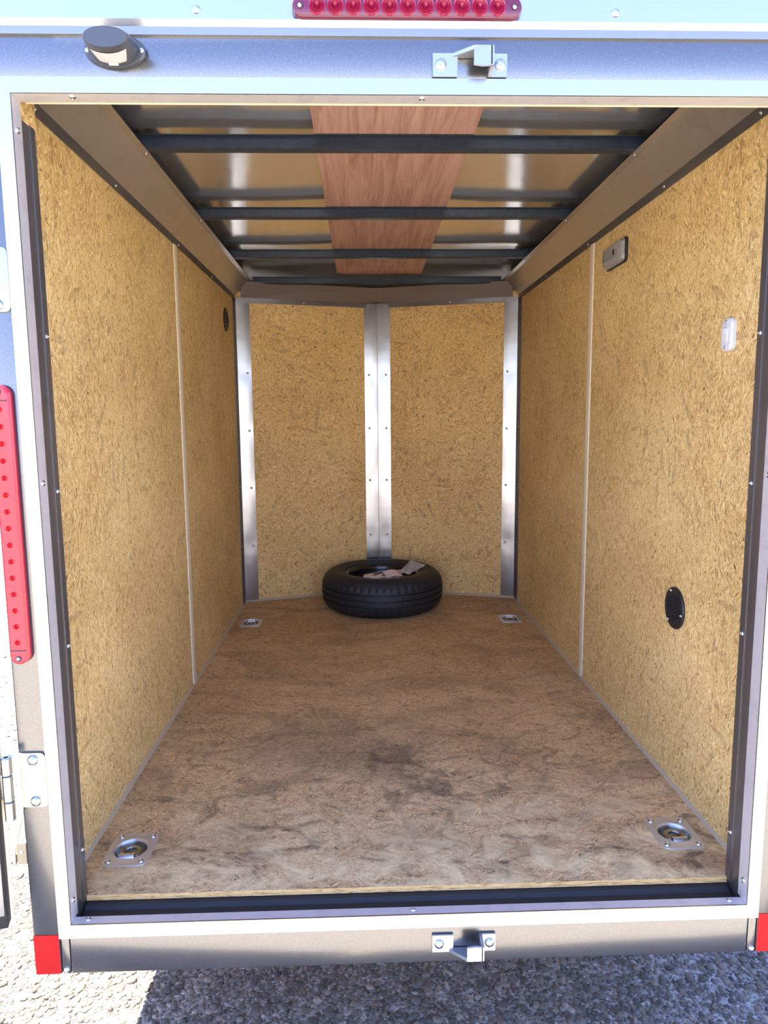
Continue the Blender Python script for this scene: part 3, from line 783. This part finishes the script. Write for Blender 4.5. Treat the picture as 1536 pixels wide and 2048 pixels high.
# ------------------------------------------------------------------ load light at the upper left
def load_light():
    L = empty('load_light', 'black hooded exterior lamp with clear lens on the header, upper left', 'light', (-0.502, YR, 1.609))
    # base: stretched oval with two ears
    pts = []
    for i in range(40):
        a = 2 * math.pi * i / 40; c, s = math.cos(a), math.sin(a)
        pts.append((0.051 * math.copysign(abs(c) ** 1.15, c), 0.028 * math.copysign(abs(s) ** 0.95, s)))
    b = B(); b.rings([[(x, 0.0, z) for x, z in pts], [(x, -0.006, z) for x, z in pts], [(x * 0.95, -0.009, z * 0.93) for x, z in pts]])
    obj('base', b, 'hood_plastic', L, 35)
    def oval(w_, top, bot, y, cx=0.0, k=36):
        r = []
        for i in range(k):
            a = 2 * math.pi * i / k; c, s = math.cos(a), math.sin(a)
            r.append((cx + w_ * math.copysign(abs(c) ** 0.9, c), y, (top if s > 0 else bot) * math.copysign(abs(s), s)))
        return r
    b = B(); b.rings([oval(0.040, 0.024, 0.026, -0.008), oval(0.0395, 0.022, 0.024, -0.022), oval(0.0385, 0.019, 0.021, -0.040), oval(0.0375, 0.017, 0.019, -0.052), oval(0.035, 0.015, 0.017, -0.056)])
    obj('hood', b, 'hood_plastic', L, 35)
    # clear lens in the underside
    rows = []
    for y, w_, bt in ((-0.018, 0.0398, 0.0252), (-0.030, 0.0394, 0.0240), (-0.044, 0.0388, 0.0216)):
        sp = 34 + (y + 0.018) / -0.026 * 16
        rows.append([(w_ * math.cos(math.radians(a)), y, bt * math.sin(math.radians(a))) for a in np.linspace(270 - sp, 270 + sp, 15)])
    b = B(); b.rings(rows, False, False, closed=False)
    obj('lens', b, 'lens_grey', L, 60, 'clear lens in the hood underside')
    b = B(); b.box(-0.008, 0.008, -0.019, -0.014, -0.0272, -0.0235, 0.0008); obj('lens_tab', b, 'lens_grey', L)
    for x in (-0.0455, 0.0455): screw(L, (x, -0.009, 0), (0, -1, 0), 0.0042)
load_light()

# ------------------------------------------------------------------ tie-down anchors in the floor
def anchor():
    T = empty('tie_down_anchor', '', 'anchor', (0, 0, 0), 'recessed floor anchors')
    # plate with a round opening
    b = B(); out = rounded(-0.052, 0.052, -0.064, 0.064, 0.017, k=8)
    n = 48
    def edge(a):
        best = None; d = (math.cos(a), math.sin(a))
        for i in range(len(out)):
            p, q = out[i], out[(i + 1) % len(out)]
            ex, ey = q[0] - p[0], q[1] - p[1]; den = d[0] * ey - d[1] * ex
            if abs(den) < 1e-12: continue
            t_ = (p[0] * ey - p[1] * ex) / den; s_ = (p[0] * d[1] - p[1] * d[0]) / den
            if t_ > 0 and -1e-9 <= s_ <= 1 + 1e-9: best = t_ if best is None else min(best, t_)
        return best
    A = [2 * math.pi * i / n for i in range(n)]
    E_ = [edge(a) for a in A]
    ring = lambda f, z: [(f(i) * math.cos(A[i]), f(i) * math.sin(A[i]), z) for i in range(n)]
    b.rings([ring(lambda i: E_[i], 0.0003), ring(lambda i: E_[i], 0.0022), ring(lambda i: E_[i] - 0.0012, 0.0032),
             ring(lambda i: 0.0430, 0.0032), ring(lambda i: 0.0405, 0.0044), ring(lambda i: 0.0385, 0.0038), ring(lambda i: 0.0350, -0.0010)], False, False)
    obj('plate', b, 'galvanised', T, 30)
    b = B(); b.lathe([(0.0352, 0.000), (0.0335, -0.0050), (0.030, -0.0130), (0.024, -0.0190), (0.012, -0.0215), (0.001, -0.0215)], n, cap1=True)
    obj('cup', b, 'zinc', T, 50)
    b = B(); b.torus((0, -0.003, -0.0035), 0.0205, 0.0058, 36, 12, 0.75); obj('ring', b, 'zinc', T, 60)
    b = B(); b.prism([(-0.0085, 0.001), (-0.0075, 0.006), (-0.004, 0.0098), (0.003, 0.0100), (0.0065, 0.006), (0.0075, -0.002)], lambda u_, v_, a: (a, u_ - 0.0300, v_), -0.0175, 0.0175)
    obj('ring_clip', b, 'clip_zinc', T, 40)
    for x in (-0.037, 0.037):
        for y in (-0.048, 0.048): screw(T, (x, y, 0.0033), (0, 0, 1), 0.0068)
    return T
A0 = anchor()
labels = ['galvanised recessed tie-down ring in the floor, near left by the doorway', 'galvanised recessed tie-down ring in the floor, near right by the doorway',
          'small galvanised tie-down ring in the floor at far left beside the wall', 'small galvanised tie-down ring in the floor at far right beside the wall']
for i, (x, y, rz) in enumerate(ring_spots):
    a = A0 if i == 0 else copy_tree(A0)
    a.location = (x, y, 0); a.rotation_euler = (0, 0, rz); a['label'] = labels[i]

# ------------------------------------------------------------------ spare wheel
TC = (0.008, 2.287, 0.0)
def spare():
    T = empty('spare_wheel', 'black spare wheel lying flat on the floor against the front wall', 'wheel', TC)
    n = 240
    prof = [(0.188, 0.026, 0), (0.200, 0.008, 0), (0.235, 0.001, 0), (0.268, 0.004, 0), (0.292, 0.018, 0), (0.304, 0.032, 1), (0.311, 0.046, 1), (0.315, 0.060, 1),
            (0.3155, 0.0665, 0), (0.3085, 0.0670, 0), (0.3085, 0.0735, 0), (0.3165, 0.0740, 0), (0.318, 0.0965, 2), (0.3105, 0.0970, 0), (0.3105, 0.1035, 0), (0.318, 0.1040, 2),
            (0.3165, 0.1260, 0), (0.3085, 0.1265, 0), (0.3085, 0.1330, 0), (0.3155, 0.1335, 0), (0.315, 0.140, 1), (0.311, 0.154, 1), (0.304, 0.168, 1),
            (0.292, 0.182, 0), (0.284, 0.1885, 0), (0.268, 0.196, 0), (0.262, 0.1985, 0), (0.235, 0.199, 0), (0.229, 0.1970, 0), (0.214, 0.194, 0), (0.205, 0.193, 0), (0.200, 0.192, 0), (0.188, 0.174, 0)]
    b = B(); rows = []
    for r, z, k in prof:
        row = []
        for i in range(n):
            a = 2 * math.pi * i / n; rr = r
            if k == 1 and i % 5 == 0: rr -= 0.0055
            if k == 2 and i % 8 == 0: rr -= 0.004
            row.append((rr * math.cos(a), rr * math.sin(a), z))
        rows.append(row)
    b.rings(rows, False, False)
    obj('tyre', b, 'tyre_rubber', T, 35)
    b = B(); b.lathe([(0.192, 0.026), (0.180, 0.030), (0.172, 0.045), (0.165, 0.060), (0.150, 0.075), (0.150, 0.110), (0.163, 0.126), (0.170, 0.138), (0.172, 0.158),
                      (0.1735, 0.172), (0.178, 0.1795), (0.1845, 0.184), (0.1905, 0.1835), (0.1925, 0.179), (0.190, 0.174)], 72)
    obj('rim_barrel', b, 'black_rim', T, 40)
    b = B(); b.lathe([(0.1505, 0.100), (0.140, 0.112), (0.122, 0.118), (0.105, 0.116), (0.088, 0.108), (0.070, 0.106), (0.052, 0.108), (0.046, 0.104), (0.046, 0.098), (0.070, 0.098), (0.105, 0.106), (0.140, 0.100)], 60)
    obj('rim_disc', b, 'black_rim', T, 40)
    for i in range(5):
        a = 2 * math.pi * i / 5 + 0.3
        b = B(); b.lathe([(0.011, 0.0), (0.009, 0.004), (0.0075, 0.004), (0.007, -0.004)], 14, cap1=True)
        o = obj('bolt_hole', b, 'black_rim', T, 30); o.location = (0.066 * math.cos(a), 0.066 * math.sin(a), 0.106)
spare()

# ------------------------------------------------------------------ papers and bag in the wheel
def sheet_obj(name, fn, nu, nv, mat, parent=None, thick=0.0008, label=None):
    b = B(); bm = b.bm
    top = [[bm.verts.new(fn(i / nu, j / nv)) for i in range(nu + 1)] for j in range(nv + 1)]
    for j in range(nv):
        for i in range(nu): bm.faces.new((top[j][i], top[j][i + 1], top[j + 1][i + 1], top[j + 1][i]))
    me = b.mesh(name, 60)
    o = link(name, me, mat, parent, label)
    lay = me.uv_layers['UVMap'].data
    m = o.modifiers.new('thickness', 'SOLIDIFY'); m.thickness = thick; m.offset = 0
    return o
cx, cy = TC[0], TC[1]
pap = sheet_obj('leaflet', lambda u_, v_: (cx - 0.118 + 0.215 * u_ + 0.02 * v_, cy - 0.035 + 0.115 * v_, 0.128 + 0.026 * u_ + 0.006 * math.sin(u_ * 9) * (1 - v_) + 0.022 * v_ * v_), 18, 10, 'printed_paper')
tag(pap, 'crumpled printed leaflet lying inside the spare wheel', 'paper')
pap2 = sheet_obj('folded_paper', lambda u_, v_: (cx + 0.030 + 0.080 * u_ - 0.03 * v_, cy - 0.045 + 0.07 * v_ + 0.015 * u_, 0.156 + 0.018 * v_ + 0.008 * math.sin(u_ * 3.1) + 0.006 * u_), 10, 8, 'pink_paper')
tag(pap2, 'plain pinkish folded paper on top of the printed leaflet', 'paper')
bag = empty('plastic_bag', 'clear zip plastic bag leaning on the right edge of the spare wheel rim', 'bag', (cx + 0.10, cy - 0.02, 0.16))
BA, BB, BC, BD = Vector((0.097, 2.27, 0.180)), Vector((0.166, 2.39, 0.222)), Vector((0.243, 2.30, 0.213)), Vector((0.150, 2.245, 0.174))
def bagf(off):
    def f(u_, v_):
        p = BA.lerp(BD, u_).lerp(BB.lerp(BC, u_), v_)
        w_ = off * math.sin(math.pi * u_) * math.sin(math.pi * v_) + 0.003 * math.sin(u_ * 13 + v_ * 6) * (1 - 0.7 * v_) + 0.0015 * math.sin(u_ * 5 - v_ * 17)
        return tuple(p + Vector((-0.2, -0.5, 0.84)) * w_ - bag.location)
    return f
sheet_obj('upper_film', bagf(0.009), 22, 18, 'clear_polythene', bag, 0.0003)
sheet_obj('lower_film', bagf(-0.004), 22, 18, 'clear_polythene', bag, 0.0003)
zf = bagf(0.002)
for k_ in (0.84, 0.88):
    b = B(); b.tube([Vector(zf(i / 12, k_)) + Vector((0, 0, 0.002)) for i in range(13)], 0.0011, 6); obj('zip_strip', b, 'white_plastic', bag, 60)

# ------------------------------------------------------------------ vents
def vent(lab, loc, sx, tilt):
    V = empty('wall_vent', lab, 'vent', loc, 'round black wall vents')
    V.rotation_euler = (0, -sx * math.pi / 2, 0) if sx > 0 else (0, math.pi / 2, 0)
    # local: +Z points into the room; local X/Y in the wall plane
    b = B(); b.lathe([(0.056, 0.0), (0.056, 0.004), (0.054, 0.0062), (0.043, 0.0078), (0.040, 0.0062), (0.001, 0.0062)], 48, cap0=True, cap1=True)
    obj('disc', b, 'black_plastic', V, 35)
    ca, sa = math.cos(tilt), math.sin(tilt)
    for c in (-1, 1):
        for r in range(8):
            v = (r - 3.5) * 0.0086; half = math.sqrt(max(0.0, 0.037 ** 2 - v * v))
            u0, u1 = 0.0025, half
            if u1 - u0 < 0.006: continue
            b = B(); b.box(min(c * u0, c * u1), max(c * u0, c * u1), v - 0.0021, v + 0.0021, 0.0060, 0.0068)
            o = obj('slot', b, 'dark_slot', V); o.rotation_euler = (0, 0, tilt)
            b = B(); b.prism([(0.0021, 0.006), (0.0052, 0.006), (0.0046, 0.0096), (0.0028, 0.0088)], lambda u_, w_, a, c=c, v=v: (c * a, v + u_, w_), u0, u1)
            o = obj('louvre', b, 'black_plastic', V); o.rotation_euler = (0, 0, tilt)
    for a in (tilt + 1.6 + math.pi * (sx > 0), tilt + 3.7 + math.pi * (sx > 0), tilt + 5.75 + math.pi * (sx > 0)): screw(V, (0.0475 * math.cos(a), 0.0475 * math.sin(a), 0.0072), (0, 0, 1), 0.0044)
    return V
vent('round black louvred vent low on the right wall', (W, 0.418, 0.482), 1, math.pi / 2 + 0.35)
vent('small round black louvred vent high on the far left wall', (-W, 2.118, 1.459), -1, math.pi / 2)

# ------------------------------------------------------------------ dome light and switch on the right wall
D = empty('dome_light', 'rectangular frosted interior light high on the right wall', 'light', (W, 0.945, 1.500))
def cushion(hy, hz, r, x, sh): return [(-x, y, z) for y, z in rounded(-hy + sh, hy - sh, -hz + sh, hz - sh, max(0.004, r - sh * 0.5))]
b = B(); b.rings([cushion(0.088, 0.038, 0.014, 0.0, 0), cushion(0.088, 0.038, 0.014, 0.007, 0), cushion(0.088, 0.038, 0.014, 0.009, 0.002)]); obj('base', b, 'black_plastic', D, 35)
b = B(); b.rings([cushion(0.088, 0.038, 0.014, 0.0092, 0.003), cushion(0.088, 0.038, 0.014, 0.018, 0.006), cushion(0.088, 0.038, 0.014, 0.024, 0.013), cushion(0.088, 0.038, 0.014, 0.027, 0.024)]); obj('lens', b, 'frosted_lens', D, 50)
b = B(); b.box(-0.012, -0.0094, -0.07, 0.07, -0.025, 0.025); obj('reflector', b, 'white_plastic', D)
b = B(); b.box(-0.0290, -0.0262, -0.040, -0.028, -0.008, 0.008, 0.0008); obj('switch_button', b, 'black_plastic', D)

S = empty('light_switch', 'white rounded light switch on the right wall near the doorway', 'switch', (W, 0.209, 1.167))
b = B(); b.rings([[(-x, y, z) for y, z in rounded(-0.024 + s, 0.024 - s, -0.036 + s, 0.036 - s, 0.014)] for x, s in ((0, 0), (0.007, 0), (0.0105, 0.003), (0.0112, 0.006))]); obj('plate', b, 'white_plastic', S, 35)
b = B(); b.box(-0.0125, -0.0108, -0.010, 0.010, -0.016, 0.016, 0.0008); obj('rocker_frame', b, 'white_plastic', S, 30)
b = B(); b.prism([(-0.013, 0.0120), (0.013, 0.0120), (0.013, 0.0185), (0.0, 0.0140), (-0.013, 0.0135)], lambda u_, v_, a: (-v_, a, u_), -0.007, 0.007); obj('rocker', b, 'white_plastic', S)
for z in (-0.0275, 0.0275): screw(S, (-0.0113, 0, z), (-1, 0, 0), 0.0042)

# ------------------------------------------------------------------ fender and road wheel beside the left wall
F = empty('wheel_fender', 'silver metal wheel fender glimpsed behind the lower door hinge', 'fender', (-0.90, 1.0, GZ))
fz = lambda z: z - GZ
path = [(-0.60, fz(-0.16)), (-0.52, fz(-0.05)), (-0.40, fz(0.10)), (-0.28, fz(0.20)), (0.28, fz(0.20)), (0.40, fz(0.10)), (0.60, fz(-0.16))]
b = B(); b.rings([[(-0.135, y, z) for y, z in path], [(0.138, y, z) for y, z in path]], False, False, closed=False)
o = obj('top_sheet', b, 'zinc', F); md = o.modifiers.new('thickness', 'SOLIDIFY'); md.thickness = 0.003
b = B(); b.rings([[(-0.135, y, z) for y, z in path], [(-0.135, y, z - 0.035) for y, z in path]], False, False, closed=False)
o = obj('skirt', b, 'zinc', F); md = o.modifiers.new('thickness', 'SOLIDIFY'); md.thickness = 0.003
b = B(); b.box(-0.125, -0.100, -0.606, -0.585, fz(-0.185), fz(-0.125), 0.001); obj('bracket_tongue', b, 'zinc', F)
screw(F, (-0.1125, -0.6062, fz(-0.150)), (0, -1, 0), 0.005)
RW = empty('road_wheel', 'black road wheel under the silver fender beside the left wall', 'wheel', (-0.90, 1.0, GZ + 0.315))
b = B(); b.lathe([(0.185, -0.085), (0.25, -0.095), (0.30, -0.085), (0.315, -0.06), (0.318, 0.0), (0.315, 0.06), (0.30, 0.085), (0.25, 0.095), (0.185, 0.085)], 64, axis='X'); obj('tyre', b, 'tyre_rubber', RW, 40)
b = B(); b.lathe([(0.187, 0.085), (0.17, 0.03), (0.17, -0.03), (0.187, -0.085), (0.165, -0.06), (0.10, -0.03), (0.05, -0.05), (0.01, -0.05)], 48, axis='X', cap1=True); obj('rim', b, 'black_rim', RW, 40)
